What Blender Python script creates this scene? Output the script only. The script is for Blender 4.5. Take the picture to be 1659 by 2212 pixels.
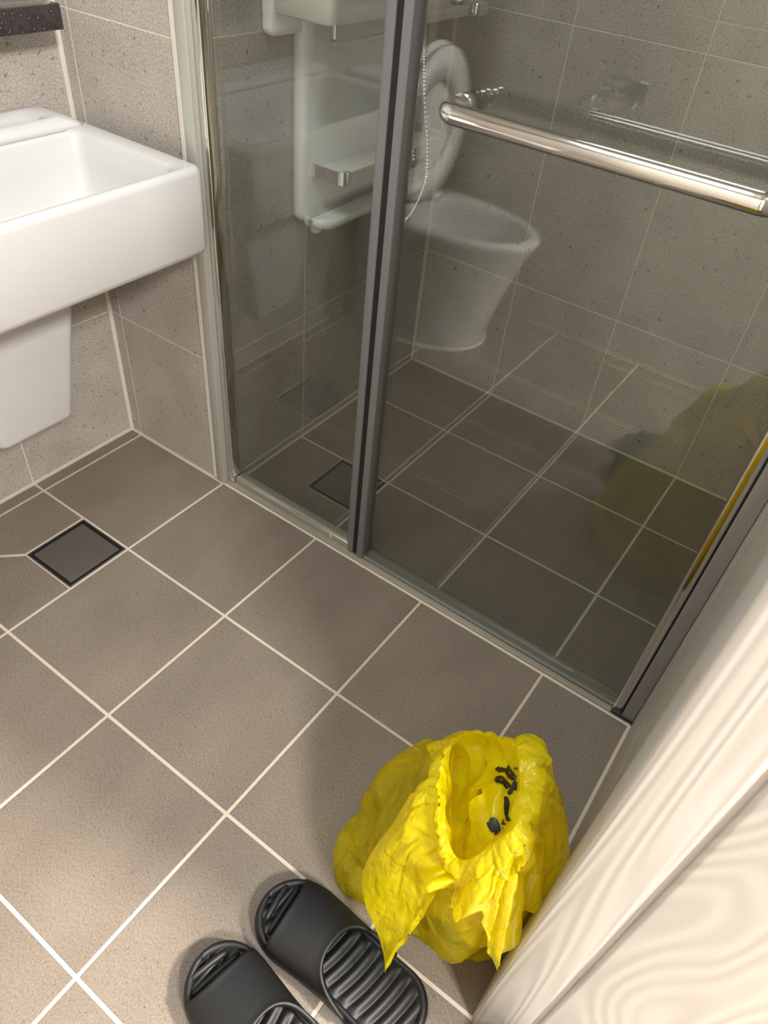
import bpy, bmesh, math, random
from mathutils import Vector, Matrix, noise
from math import sin, cos, pi, radians, sqrt

for o in list(bpy.data.objects):
    bpy.data.objects.remove(o, do_unlink=True)
S = bpy.context.scene
COL = S.collection
random.seed(4)

# ------------------------------------------------------------------ camera
cam_d = bpy.data.cameras.new('camera')
cam = bpy.data.objects.new('camera', cam_d)
COL.objects.link(cam)
cam.matrix_world = Matrix(((0.80992817, -0.45033125, 0.37578999, 1.04650993),
                           (0.58020112, 0.52128526, -0.62580216, -0.94688545),
                           (0.08592449, 0.72488858, 0.68348631, 1.22974574),
                           (0, 0, 0, 1)))
cam_d.sensor_fit = 'VERTICAL'
cam_d.sensor_height = 36.0
cam_d.lens = 1567.43 / 2212 * 36.0
cam_d.clip_start = 0.02
cam_d.dof.use_dof = True
cam_d.dof.focus_distance = 1.25
cam_d.dof.aperture_fstop = 9.0
S.camera = cam

# ------------------------------------------------------------------ world + lights
W = bpy.data.worlds.new('world')
S.world = W
W.use_nodes = True
W.node_tree.nodes['Background'].inputs[0].default_value = (1.0, 0.93, 0.84, 1)
W.node_tree.nodes['Background'].inputs[1].default_value = 0.5

def area(name, loc, target, size, power, color, sy=None):
    d = bpy.data.lights.new(name, 'AREA')
    d.energy = power
    d.color = color
    d.size = size
    if sy:
        d.shape = 'RECTANGLE'
        d.size_y = sy
    o = bpy.data.objects.new(name, d)
    COL.objects.link(o)
    o.location = loc
    v = Vector(target) - Vector(loc)
    o.rotation_euler = v.to_track_quat('-Z', 'Y').to_euler()
    return o

area('hall_light_far', (2.75, -0.33, 2.38), (0.6, -0.8, 0.0), 0.26, 245, (1.0, 0.91, 0.81))
area('added_rear_patch_light', (2.20, 0.03, 2.38), (0.8, -1.2, 0.5), 0.11, 170, (1.0, 0.93, 0.85))  # added lamp with no known fixture, throws the lit patch on the rear wall
area('hall_light_near', (2.45, -1.36, 2.38), (0.5, -0.3, 0.2), 0.30, 106, (1.0, 0.96, 0.915))
area('bathroom_light', (0.50, -0.68, 2.28), (0.50, -0.68, 0.0), 0.6, 20, (0.93, 0.99, 0.98), 0.6)

vs = S.view_settings
vs.view_transform = 'Standard'
vs.look = 'None'
vs.exposure = -0.27
vs.gamma = 1.0
vs.use_curve_mapping = False

# ------------------------------------------------------------------ material helpers
MATS = {}
def lin(r, g, b):
    f = lambda c: (c / 255 / 12.92) if c <= 10 else ((c / 255 + 0.055) / 1.055) ** 2.4
    return (f(r), f(g), f(b), 1)

def newmat(name):
    m = bpy.data.materials.new(name)
    m.use_nodes = True
    MATS[name] = m
    return m, m.node_tree.nodes, m.node_tree.links, m.node_tree.nodes['Principled BSDF']

def plain(name, col, rough=0.5, metal=0.0, bump=0.0, bscale=200, coat=0.0, spec=0.5):
    m, n, l, p = newmat(name)
    p.inputs['Base Color'].default_value = col
    p.inputs['Roughness'].default_value = rough
    p.inputs['Metallic'].default_value = metal
    p.inputs['Coat Weight'].default_value = coat
    p.inputs['Coat Roughness'].default_value = 0.05
    p.inputs['Specular IOR Level'].default_value = spec
    tc = n.new('ShaderNodeTexCoord')
    nz = n.new('ShaderNodeTexNoise')
    nz.inputs['Scale'].default_value = bscale
    nz.inputs['Detail'].default_value = 3
    l.new(tc.outputs['Object'], nz.inputs['Vector'])
    mr = n.new('ShaderNodeMapRange')
    mr.inputs['To Min'].default_value = max(0.02, rough - 0.04)
    mr.inputs['To Max'].default_value = rough + 0.04
    l.new(nz.outputs['Fac'], mr.inputs['Value'])
    l.new(mr.outputs[0], p.inputs['Roughness'])
    if bump:
        b = n.new('ShaderNodeBump')
        b.inputs['Strength'].default_value = bump
        b.inputs['Distance'].default_value = 0.001
        l.new(nz.outputs['Fac'], b.inputs['Height'])
        l.new(b.outputs[0], p.inputs['Normal'])
    return m

def tile_mat(name, c1, c2, cdark, rough, pit, grain_scale, stretch, bump):
    m, n, l, p = newmat(name)
    tc = n.new('ShaderNodeTexCoord')
    oi = n.new('ShaderNodeObjectInfo')
    mul = n.new('ShaderNodeVectorMath'); mul.operation = 'SCALE'
    comb = n.new('ShaderNodeCombineXYZ')
    l.new(oi.outputs['Random'], comb.inputs[0]); l.new(oi.outputs['Random'], comb.inputs[1])
    l.new(comb.outputs[0], mul.inputs[0]); mul.inputs['Scale'].default_value = 17.0
    add = n.new('ShaderNodeVectorMath'); add.operation = 'ADD'
    l.new(tc.outputs['Object'], add.inputs[0]); l.new(mul.outputs[0], add.inputs[1])
    mp = n.new('ShaderNodeMapping'); mp.inputs['Scale'].default_value = stretch
    mp.inputs['Rotation'].default_value = (0, 0, radians(20))
    l.new(add.outputs[0], mp.inputs[0])
    big = n.new('ShaderNodeTexNoise'); big.inputs['Scale'].default_value = 9; big.inputs['Detail'].default_value = 4
    l.new(mp.outputs[0], big.inputs['Vector'])
    fine = n.new('ShaderNodeTexNoise'); fine.inputs['Scale'].default_value = grain_scale
    fine.inputs['Detail'].default_value = 4; fine.inputs['Roughness'].default_value = 0.75
    l.new(mp.outputs[0], fine.inputs['Vector'])
    r1 = n.new('ShaderNodeValToRGB')
    r1.color_ramp.elements[0].position = 0.36; r1.color_ramp.elements[0].color = c1
    r1.color_ramp.elements[1].position = 0.66; r1.color_ramp.elements[1].color = c2
    mixv = n.new('ShaderNodeMath'); mixv.operation = 'MULTIPLY_ADD'
    l.new(fine.outputs['Fac'], mixv.inputs[0]); mixv.inputs[1].default_value = 0.82
    hb = n.new('ShaderNodeMath'); hb.operation = 'MULTIPLY'; hb.inputs[1].default_value = 0.18
    l.new(big.outputs['Fac'], hb.inputs[0]); l.new(hb.outputs[0], mixv.inputs[2])
    l.new(mixv.outputs[0], r1.inputs[0])
    pitn = n.new('ShaderNodeTexNoise'); pitn.inputs['Scale'].default_value = pit
    pitn.inputs['Detail'].default_value = 4; pitn.inputs['Roughness'].default_value = 0.62
    l.new(mp.outputs[0], pitn.inputs['Vector'])
    r2 = n.new('ShaderNodeValToRGB')
    r2.color_ramp.elements[0].position = 0.30; r2.color_ramp.elements[0].color = (1, 1, 1, 1)
    r2.color_ramp.elements[1].position = 0.385; r2.color_ramp.elements[1].color = (0, 0, 0, 1)
    l.new(pitn.outputs['Fac'], r2.inputs[0])
    mx = n.new('ShaderNodeMix'); mx.data_type = 'RGBA'
    l.new(r2.outputs[0], mx.inputs[0]); l.new(r1.outputs[0], mx.inputs[6]); mx.inputs[7].default_value = cdark
    # small tone change from tile to tile
    hsv = n.new('ShaderNodeHueSaturation')
    mr = n.new('ShaderNodeMapRange'); mr.inputs['To Min'].default_value = 0.95; mr.inputs['To Max'].default_value = 1.05
    l.new(oi.outputs['Random'], mr.inputs['Value']); l.new(mr.outputs[0], hsv.inputs['Value'])
    l.new(mx.outputs[2], hsv.inputs['Color'])
    l.new(hsv.outputs[0], p.inputs['Base Color'])
    p.inputs['Roughness'].default_value = rough
    b = n.new('ShaderNodeBump'); b.inputs['Strength'].default_value = bump; b.inputs['Distance'].default_value = 0.001
    l.new(fine.outputs['Fac'], b.inputs['Height']); l.new(b.outputs[0], p.inputs['Normal'])
    return m

tile_mat('floor_tile', lin(102, 92, 82), lin(150, 138, 125), lin(72, 63, 54), 0.46, 300, 520, (1.0, 0.5, 1.0), 0.5)
tile_mat('wall_tile', lin(138, 132, 125), lin(204, 197, 188), lin(98, 90, 82), 0.38, 80, 270, (1.0, 1.0, 1.0), 0.2)
plain('floor_grout', lin(205, 194, 178), 0.85, bump=0.3, bscale=700)
plain('wall_grout', lin(224, 217, 206), 0.85, bump=0.3, bscale=700)
plain('silicone', lin(214, 208, 198), 0.5)
plain('ceiling_paint', lin(225, 222, 215), 0.7)
plain('porcelain', lin(207, 206, 206), 0.10, coat=0.3)
plain('plastic_white', lin(240, 243, 241), 0.22)
plain('chrome', (0.78, 0.77, 0.75, 1), 0.07, 1.0)
plain('aluminium', (0.40, 0.40, 0.42, 1), 0.42, 0.6)
plain('aluminium_pale', lin(188, 188, 182), 0.35, 0.25)
plain('rail_grey', lin(164, 162, 152), 0.35, 0.1)
plain('profile_grey', lin(126, 127, 131), 0.42, 0.15)
plain('sill_stone', lin(150, 143, 130), 0.4)
plain('steel_plate', lin(128, 121, 117), 0.30, 0.6, bump=0.05, bscale=60)
plain('black_gap', lin(8, 8, 8), 0.7)
plain('black_rubber', lin(18, 18, 20), 0.5)
plain('eva', lin(19, 20, 22), 0.50, bump=0.25, bscale=900)
plain('hall_paint', lin(228, 220, 206), 0.7)
plain('hall_wood', lin(184, 172, 156), 0.4)
plain('print_black', lin(18, 16, 10), 0.45)
plain('grey_seal', lin(120, 122, 122), 0.4)
plain('paper', lin(232, 230, 226), 0.9)

# black speckled stone
m, n, l, p = newmat('black_stone')
tc = n.new('ShaderNodeTexCoord'); v = n.new('ShaderNodeTexVoronoi'); v.inputs['Scale'].default_value = 95
l.new(tc.outputs['Object'], v.inputs['Vector'])
r = n.new('ShaderNodeValToRGB')
r.color_ramp.elements[0].position = 0.0; r.color_ramp.elements[0].color = lin(120, 112, 108)
r.color_ramp.elements[1].position = 0.22; r.color_ramp.elements[1].color = lin(40, 36, 36)
e = r.color_ramp.elements.new(0.7); e.color = lin(58, 52, 52)
l.new(v.outputs['Distance'], r.inputs[0]); l.new(r.outputs[0], p.inputs['Base Color'])
p.inputs['Roughness'].default_value = 0.14

# white embossed wood-grain door film
def grain_mat(name, rings):
    m, n, l, p = newmat(name)
    tc = n.new('ShaderNodeTexCoord'); mp = n.new('ShaderNodeMapping')
    l.new(tc.outputs['Object'], mp.inputs[0])
    mp.inputs['Scale'].default_value = (1.0, 1.0, 0.035 if not rings else 0.2)
    nz = n.new('ShaderNodeTexNoise'); nz.inputs['Scale'].default_value = 5.0 if rings else 16.0
    nz.inputs['Detail'].default_value = 1.5
    l.new(mp.outputs[0], nz.inputs['Vector'])
    mu = n.new('ShaderNodeMath'); mu.operation = 'MULTIPLY'; mu.inputs[1].default_value = 360 if rings else 120
    l.new(nz.outputs['Fac'], mu.inputs[0])
    sn = n.new('ShaderNodeMath'); sn.operation = 'SINE'
    l.new(mu.outputs[0], sn.inputs[0])
    mr = n.new('ShaderNodeMapRange'); mr.inputs['From Min'].default_value = -1
    l.new(sn.outputs[0], mr.inputs['Value'])
    r = n.new('ShaderNodeValToRGB')
    r.color_ramp.elements[0].color = lin(179, 175, 170); r.color_ramp.elements[1].color = lin(190, 186, 181)
    l.new(mr.outputs[0], r.inputs[0]); l.new(r.outputs[0], p.inputs['Base Color'])
    b = n.new('ShaderNodeBump'); b.inputs['Strength'].default_value = 0.5; b.inputs['Distance'].default_value = 0.0008
    l.new(mr.outputs[0], b.inputs['Height']); l.new(b.outputs[0], p.inputs['Normal'])
    p.inputs['Roughness'].default_value = 0.45
    return m
grain_mat('door_grain', True)
grain_mat('frame_grain', False)

# thin architectural glass: tinted see-through + Schlick mirror at each face
m = bpy.data.materials.new('shower_glass'); m.use_nodes = True; MATS['shower_glass'] = m
n, l = m.node_tree.nodes, m.node_tree.links
n.remove(n['Principled BSDF'])
tr = n.new('ShaderNodeBsdfTransparent'); tr.inputs[0].default_value = (0.918, 0.938, 0.922, 1)
gl = n.new('ShaderNodeBsdfGlossy'); gl.inputs['Roughness'].default_value = 0.0
lw = n.new('ShaderNodeLayerWeight'); lw.inputs[0].default_value = 0.5
pw = n.new('ShaderNodeMath'); pw.operation = 'POWER'; pw.inputs[1].default_value = 5
l.new(lw.outputs['Facing'], pw.inputs[0])
ma = n.new('ShaderNodeMath'); ma.operation = 'MULTIPLY_ADD'; ma.inputs[1].default_value = 0.94; ma.inputs[2].default_value = 0.07
l.new(pw.outputs[0], ma.inputs[0])
mx = n.new('ShaderNodeMixShader')
l.new(ma.outputs[0], mx.inputs[0]); l.new(tr.outputs[0], mx.inputs[1]); l.new(gl.outputs[0], mx.inputs[2])
l.new(mx.outputs[0], n['Material Output'].inputs[0])

# yellow polythene film
def film(name, c, trans, clear):
    m = bpy.data.materials.new(name); m.use_nodes = True; MATS[name] = m
    n, l = m.node_tree.nodes, m.node_tree.links
    p = n['Principled BSDF']
    p.inputs['Base Color'].default_value = c
    p.inputs['Roughness'].default_value = 0.24
    p.inputs['Specular IOR Level'].default_value = 0.6
    tl = n.new('ShaderNodeBsdfTranslucent'); tl.inputs[0].default_value = c
    tp = n.new('ShaderNodeBsdfTransparent'); tp.inputs[0].default_value = (0.95, 0.88, 0.30, 1)
    a = n.new('ShaderNodeMixShader'); a.inputs[0].default_value = trans
    l.new(p.outputs[0], a.inputs[1]); l.new(tl.outputs[0], a.inputs[2])
    b = n.new('ShaderNodeMixShader'); b.inputs[0].default_value = clear
    l.new(a.outputs[0], b.inputs[1]); l.new(tp.outputs[0], b.inputs[2])
    l.new(b.outputs[0], n['Material Output'].inputs[0])
    tc = n.new('ShaderNodeTexCoord')
    mp = n.new('ShaderNodeMapping'); mp.inputs['Scale'].default_value = (1.0, 1.0, 0.55)
    l.new(tc.outputs['Object'], mp.inputs[0])
    nz = n.new('ShaderNodeTexNoise'); nz.inputs['Scale'].default_value = 9; nz.inputs['Detail'].default_value = 2
    l.new(mp.outputs[0], nz.inputs['Vector'])
    pass
    hs_ = []
    for sc_, am in ((9.0, 0.4), (23.0, 0.3), (60.0, 0.10)):
        q = n.new('ShaderNodeTexNoise'); q.inputs['Scale'].default_value = sc_; q.inputs['Detail'].default_value = 1.0
        q.inputs['Distortion'].default_value = 0.6
        l.new(mp.outputs[0], q.inputs['Vector'])
        a1 = n.new('ShaderNodeMath'); a1.operation = 'SUBTRACT'; a1.inputs[1].default_value = 0.5
        a2 = n.new('ShaderNodeMath'); a2.operation = 'ABSOLUTE'
        a3 = n.new('ShaderNodeMath'); a3.operation = 'MULTIPLY'; a3.inputs[1].default_value = am
        l.new(q.outputs['Fac'], a1.inputs[0]); l.new(a1.outputs[0], a2.inputs[0]); l.new(a2.outputs[0], a3.inputs[0])
        hs_.append(a3)
    s1_ = n.new('ShaderNodeMath'); l.new(hs_[0].outputs[0], s1_.inputs[0]); l.new(hs_[1].outputs[0], s1_.inputs[1])
    sm = n.new('ShaderNodeMath'); l.new(s1_.outputs[0], sm.inputs[0]); l.new(hs_[2].outputs[0], sm.inputs[1])
    bp = n.new('ShaderNodeBump'); bp.inputs['Strength'].default_value = 0.8; bp.inputs['Distance'].default_value = 0.05
    l.new(sm.outputs[0], bp.inputs['Height'])
    l.new(bp.outputs[0], p.inputs['Normal']); l.new(bp.outputs[0], tl.inputs['Normal'])
film('bag_film', lin(250, 236, 20), 0.50, 0.12)
film('bag_film_thin', lin(240, 230, 50), 0.5, 0.60)

# ------------------------------------------------------------------ mesh helpers
def link(name, me, mat, parent=None, loc=None):
    o = bpy.data.objects.new(name, me)
    COL.objects.link(o)
    if mat is not None and not me.materials:
        me.materials.append(MATS[mat])
    if parent is not None:
        o.parent = parent
    if loc is not None:
        o.location = loc
    return o

def tag(o, label=None, cat=None, group=None, kind=None):
    if label: o['label'] = label
    if cat: o['category'] = cat
    if group: o['group'] = group
    if kind: o['kind'] = kind
    return o

def empty(name, loc=(0, 0, 0), rz=0.0):
    o = bpy.data.objects.new(name, None)
    o.empty_display_size = 0.05
    COL.objects.link(o)
    o.location = loc
    o.rotation_euler = (0, 0, rz)
    return o

def add_box(bm, x0, x1, y0, y1, z0, z1):
    vs_ = [bm.verts.new(c) for c in ((x0, y0, z0), (x1, y0, z0), (x1, y1, z0), (x0, y1, z0),
                                     (x0, y0, z1), (x1, y0, z1), (x1, y1, z1), (x0, y1, z1))]
    for f in ((0, 3, 2, 1), (4, 5, 6, 7), (0, 1, 5, 4), (1, 2, 6, 5), (2, 3, 7, 6), (3, 0, 4, 7)):
        bm.faces.new([vs_[i] for i in f])

def bm_mesh(bm, name, smooth=False, bevel=0.0, seg=1):
    if bevel:
        bmesh.ops.bevel(bm, geom=list(bm.edges), offset=bevel, segments=seg, profile=0.5, affect='EDGES')
    bmesh.ops.recalc_face_normals(bm, faces=list(bm.faces))
    me = bpy.data.meshes.new(name)
    bm.to_mesh(me); bm.free()
    if smooth:
        for p in me.polygons: p.use_smooth = True
    return me

def boxes(name, lst, mat, parent=None, bevel=0.0, seg=1):
    bm = bmesh.new()
    for b in lst: add_box(bm, *b)
    return link(name, bm_mesh(bm, name, bevel > 0 and seg > 1, bevel, seg), mat, parent)

def rings_mesh(name, rings, mat, parent=None, cap0=True, cap1=True, closed=True, smooth=True, loop=False, loc=None):
    n = len(rings[0])
    bm = bmesh.new()
    R = [[bm.verts.new(p) for p in r] for r in rings]
    for a in range(len(R) - 1):
        for i in range(n if closed else n - 1):
            j = (i + 1) % n
            bm.faces.new((R[a][i], R[a][j], R[a + 1][j], R[a + 1][i]))
    if loop:
        for i in range(n):
            j = (i + 1) % n
            bm.faces.new((R[-1][i], R[-1][j], R[0][j], R[0][i]))
    else:
        if cap0: bm.faces.new(R[0])
        if cap1: bm.faces.new(R[-1])
    return link(name, bm_mesh(bm, name, smooth), mat, parent, loc)

def tube(name, pts, rad, mat, parent=None, n=12, caps=True):
    pts = [Vector(p) for p in pts]
    rings = []
    up = Vector((0.0, 0.0, 1.0))
    t0 = (pts[1] - pts[0]).normalized()
    if abs(t0.dot(up)) > 0.9: up = Vector((1.0, 0.0, 0.0))
    u = t0.cross(up).normalized()
    for i, p in enumerate(pts):
        a = pts[max(i - 1, 0)]; b = pts[min(i + 1, len(pts) - 1)]
        t = (b - a).normalized()
        u = (u - t * u.dot(t)).normalized()
        w = t.cross(u)
        r = rad[i] if isinstance(rad, (list, tuple)) else rad
        rings.append([p + (u * cos(2 * pi * k / n) + w * sin(2 * pi * k / n)) * r for k in range(n)])
    return rings_mesh(name, rings, mat, parent, caps, caps)

def catmull(P, per=8, closed=False):
    P = [Vector(p) for p in P]
    out = []
    N = len(P)
    rng = N if closed else N - 1
    for i in range(rng):
        p0 = P[(i - 1) % N] if closed or i > 0 else P[0] * 2 - P[1]
        p1 = P[i]; p2 = P[(i + 1) % N]
        p3 = P[(i + 2) % N] if closed or i + 2 < N else P[-1] * 2 - P[-2]
        for k in range(per):
            t = k / per
            out.append(0.5 * ((2 * p1) + (p2 - p0) * t + (2 * p0 - 5 * p1 + 4 * p2 - p3) * t * t +
                              (3 * p1 - p0 - 3 * p2 + p3) * t ** 3))
    if not closed: out.append(P[-1].copy())
    return out

def rrect(x0, x1, y0, y1, r, z, seg=6):
    pts = []
    for cx, cy, a0 in ((x1 - r, y1 - r, 0), (x0 + r, y1 - r, pi / 2), (x0 + r, y0 + r, pi), (x1 - r, y0 + r, 1.5 * pi)):
        for k in range(seg + 1):
            a = a0 + pi / 2 * k / seg
            pts.append((cx + r * cos(a), cy + r * sin(a), z))
    return pts

def prism(name, poly, z0, z1, mat, parent=None, bevel=0.0):
    bm = bmesh.new()
    a = [bm.verts.new((x, y, z0)) for x, y in poly]
    b = [bm.verts.new((x, y, z1)) for x, y in poly]
    bm.faces.new(a[::-1]); bm.faces.new(b)
    for i in range(len(poly)):
        j = (i + 1) % len(poly)
        bm.faces.new((a[i], a[j], b[j], b[i]))
    return link(name, bm_mesh(bm, name, False, bevel), mat, parent)

# ------------------------------------------------------------------ tiles
XL, XR = -0.338, 1.093          # sink wall, door wall
YB, YR = 0.857, -1.27           # shower back wall, wall opposite the screen
ZC = 2.30
TILES = {}
def tile_mesh(w, h, t, mat):
    k = (round(w, 4), round(h, 4), t, mat)
    if k not in TILES:
        bm = bmesh.new()
        add_box(bm, -w / 2, w / 2, -h / 2, h / 2, -t, 0)
        me = bm_mesh(bm, mat, False, 0.0007, 1)
        me.materials.append(MATS[mat])
        TILES[k] = me
    return TILES[k]

def cuts(lo, hi, lines):
    xs = [lo] + sorted(x for x in lines if lo + 0.004 < x < hi - 0.004) + [hi]
    return list(zip(xs[:-1], xs[1:]))

def span(a, b, lo, hi, g):
    return (a + (g / 2 if a > lo + 1e-6 else g * 0.5), b - (g / 2 if b < hi - 1e-6 else g * 0.5))

def lay(parent, us, vs_, g, t, mat, frame, name, skip=None):
    """frame(u, v) -> (location, rotation matrix 3x3)"""
    (ulo, uhi), (vlo, vhi) = (us[0][0], us[-1][1]), (vs_[0][0], vs_[-1][1])
    for a, b in us:
        for c, d in vs_:
            if skip and skip(a, b, c, d): continue
            u0, u1 = span(a, b, ulo, uhi, g); v0, v1 = span(c, d, vlo, vhi, g)
            loc, rot = frame((u0 + u1) / 2, (v0 + v1) / 2)
            o = link(name, tile_mesh(u1 - u0, v1 - v0, t, mat), None, parent)
            o.matrix_world = Matrix.Translation(loc) @ rot.to_4x4()

I3 = Matrix.Identity(3)
FT = 0.008
# ---- dry floor
floor = boxes('floor', [(XL - 0.05, XR + 0.02, YR - 0.05, 0.005, -0.10, -0.0015)], 'floor_grout')
tag(floor, 'taupe tiled bathroom floor with pale grout lines', kind='structure')
fx = cuts(XL + 0.001, XR - 0.001, [-0.3 + 0.3 * i for i in range(6)])
fy = cuts(YR, 0.0, [-0.3 * i for i in range(6)])
GF = 0.0062
lay(floor, fx, fy, GF, FT, 'floor_tile', lambda u, v: (Vector((u, v, 0)), I3), 'floor_tile',
    skip=lambda a, b, c, d: abs(a + 0.3) < 0.01 and abs(c + 0.6) < 0.01)
# the tile round the drain is cut in two with a mitre from the drain's corner
h = GF / 2
D0, D1 = -0.150, -0.452
prism('floor_tile', [(-0.3 + h, -0.3 - h), (-0.3 + h, -0.6 + h + 0.004), (D0 - 0.003, D1 + 0.004), (D0 - 0.003, -0.3 - h)], -FT, 0, 'floor_tile', floor, 0.0007)
prism('floor_tile', [(-0.3 + h + 0.004, -0.6 + h), (-h, -0.6 + h), (-h, D1 - 0.003), (D0 + 0.001, D1 - 0.003)], -FT, 0, 'floor_tile', floor, 0.0007)
# ---- shower floor, a little lower
ZS = -0.024
sfloor = boxes('floor_shower', [(-0.02, XR + 0.02, 0.005, YB + 0.03, -0.12, ZS - 0.0015)], 'floor_grout')
tag(sfloor, 'lower taupe tiled floor inside the shower', kind='structure')
sx = cuts(0.001, XR - 0.001, [0.3, 0.6, 0.9])
sy = cuts(0.045, YB - 0.001, [0.3, 0.6])
lay(sfloor, sx, sy, GF, FT, 'floor_tile', lambda u, v: (Vector((u, v, ZS)), I3), 'floor_tile',
    skip=lambda a, b, c, d: a < 0.1 and c < 0.1)
o = prism('floor_tile', [(h, 0.045 + h), (0.3 - h, 0.045 + h), (0.3 - h, 0.146), (0.146, 0.146), (0.146, 0.3 - h), (h, 0.3 - h)], ZS - FT, ZS, 'floor_tile', sfloor, 0.0007)

# ---- walls: grout-coloured backing with separate tiles
ZG = [0.346, 0.950, 1.554, 2.158]
GW, WT = 0.0027, 0.007
def wallframe(kind, pos):
    if kind == '+X':
        M = Matrix(((0, 0, 1), (1, 0, 0), (0, 1, 0)))     # local x->Y, y->Z, z->X
        return lambda u, v: (Vector((pos, u, v)), M)
    if kind == '-X':
        M = Matrix(((0, 0, -1), (-1, 0, 0), (0, 1, 0)))
        return lambda u, v: (Vector((pos, u, v)), M)
    if kind == '-Y':
        M = Matrix(((1, 0, 0), (0, 0, -1), (0, 1, 0)))
        return lambda u, v: (Vector((u, pos, v)), M)
    M = Matrix(((-1, 0, 0), (0, 0, 1), (0, 1, 0)))
    return lambda u, v: (Vector((u, pos, v)), M)

E0 = 0.0012   # tile proud of grout
wl = boxes('wall_left', [(XL - 0.12, XL - E0, YR - 0.1, 0.02, -0.1, ZC)], 'wall_grout')
tag(wl, 'grey-beige tiled wall behind the washbasin', kind='structure')
vz = cuts(0.003, ZC, ZG)
lay(wl, cuts(YR, -0.004, [-0.3 * i for i in range(1, 5)]), vz, GW, WT, 'wall_tile', wallframe('+X', XL), 'wall_tile')

wp = boxes('wall_partition', [(XL - 0.12, -E0, E0, YB + 0.1, -0.12, ZC)], 'wall_grout')
tag(wp, 'grey-beige tiled wall block between washbasin and shower', kind='structure')
lay(wp, cuts(XL + 0.004, -0.001, [-0.30]), vz, GW, WT, 'wall_tile', wallframe('-Y', 0.0), 'wall_tile')
lay(wp, cuts(0.003, YB - 0.003, [0.308, 0.608]), cuts(ZS + 0.003, ZC, ZG), GW, WT, 'wall_tile', wallframe('+X', 0.0), 'wall_tile')

wb = boxes('wall_back', [(-E0, XR + 0.2, YB + E0, YB + 0.12, -0.12, ZC)], 'wall_grout')
tag(wb, 'grey-beige tiled back wall of the shower', kind='structure')
lay(wb, cuts(0.003, XR - 0.003, [0.3, 0.6, 0.9]), cuts(ZS + 0.003, ZC, ZG), GW, WT, 'wall_tile', wallframe('-Y', YB), 'wall_tile')

YD0, YD1, ZD = -1.25, -0.603, 2.06       # doorway in the right wall
wr = boxes('wall_right', [(XR + E0, 1.30, YD1 + 0.075, YB + 0.12, -0.12, ZC + 0.1),
                          (XR + E0, 1.30, YR - 0.1, YD0, -0.12, ZC + 0.1),
                          (XR + E0, 1.30, YD0, YD1 + 0.075, ZD, ZC + 0.1)], 'wall_grout')
tag(wr, 'grey-beige tiled wall with the doorway, right of the shower', kind='structure')
lay(wr, cuts(YD1 + 0.01, YB - 0.003, [-0.405, -0.105, 0.195, 0.495, 0.795]), cuts(0.003, ZC, ZG), GW, WT, 'wall_tile',
    wallframe('-X', XR), 'wall_tile')
lay(wr, cuts(YD0, YD1 + 0.01, [-1.005, -0.705]), cuts(ZD + 0.05, ZC, [2.158]), GW, WT, 'wall_tile', wallframe('-X', XR), 'wall_tile')

wo = boxes('wall_rear', [(XL - 0.1, 1.30, YR - 0.12, YR - E0, -0.12, ZC + 0.1)], 'wall_grout')
tag(wo, 'grey-beige tiled wall facing the shower screen', kind='structure')
lay(wo, cuts(XL + 0.003, XR - 0.003, [-0.3 + 0.3 * i for i in range(6)]), vz, GW, WT, 'wall_tile', wallframe('+Y', YR), 'wall_tile')

ce = boxes('ceiling', [(XL - 0.1, XR + 0.2, YR - 0.1, YB + 0.1, ZC + 0.002, ZC + 0.1)], 'ceiling_paint')
tag(ce, kind='structure')

# silicone beads in the corners
t1 = boxes('trim_1', [(XL - 0.001, XL + 0.009, -0.009, 0.001, 0.0, ZC)], 'silicone', None, 0.002)
tag(t1, 'white silicone bead in the corner behind the washbasin', kind='structure')
t2 = boxes('trim_2', [(-0.001, 0.009, YB - 0.009, YB + 0.001, ZS, ZC)], 'silicone', None, 0.002)
tag(t2, 'white silicone bead in the shower corner', kind='structure')
t3 = boxes('trim_3', [(XL, 0.0, -0.0055, 0.001, -0.004, 0.0012), (XL, XL + 0.0055, YR, 0.0, -0.004, 0.0012),
                      (XR - 0.006, XR + 0.001, YD1 + 0.02, 0.0, -0.004, 0.0012)], 'floor_grout', None, 0.0008)
tag(t3, 'pale grout line where floor meets walls', kind='structure')

# ------------------------------------------------------------------ door frame and hall
df = empty('door_1', (1.2, YD1, 0))
tag(df, 'cream white wood-grain door frame beside the yellow bag', kind='structure')
def under(o, par):
    o.parent = par
    o.matrix_parent_inverse = Matrix.Translation(-Vector(par.location))
    return o
under(boxes('door_casing', [(1.0835, 1.1455, YD1, YD1 + 0.085, -0.03, ZD + 0.05)], 'frame_grain', None, 0.006, 4), df)
under(boxes('door_jamb', [(1.1505, 1.33, YD1 - 0.001, YD1 + 0.08, -0.03, ZD + 0.05)], 'door_grain', None, 0.005, 4), df)
under(boxes('frame_groove', [(1.140, 1.156, YD1 + 0.006, YD1 + 0.06, -0.03, ZD)], 'frame_grain'), df)
under(boxes('door_jamb', [(1.0835, 1.33, YD0 - 0.01, YD0 + 0.035, -0.03, ZD + 0.05)], 'frame_grain', None, 0.005, 3), df)
under(boxes('door_head', [(1.0835, 1.33, YD0 + 0.03, YD1, ZD - 0.01, ZD + 0.05)], 'frame_grain', None, 0.005, 3), df)
th = boxes('door_threshold', [(1.13, 1.33, YD0 + 0.036, YD1 - 0.002, -0.05, 0.09)], 'frame_grain', None, 0.004, 2)
under(th, df)
hf = boxes('floor_hall', [(1.30, 4.2, -3.2, 1.6, -0.02, 0.09)], 'hall_wood')
tag(hf, kind='structure')
hw = boxes('wall_hall', [(4.2, 4.3, -3.2, 1.6, 0.0, 2.5)], 'hall_paint')
tag(hw, kind='structure')
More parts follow.
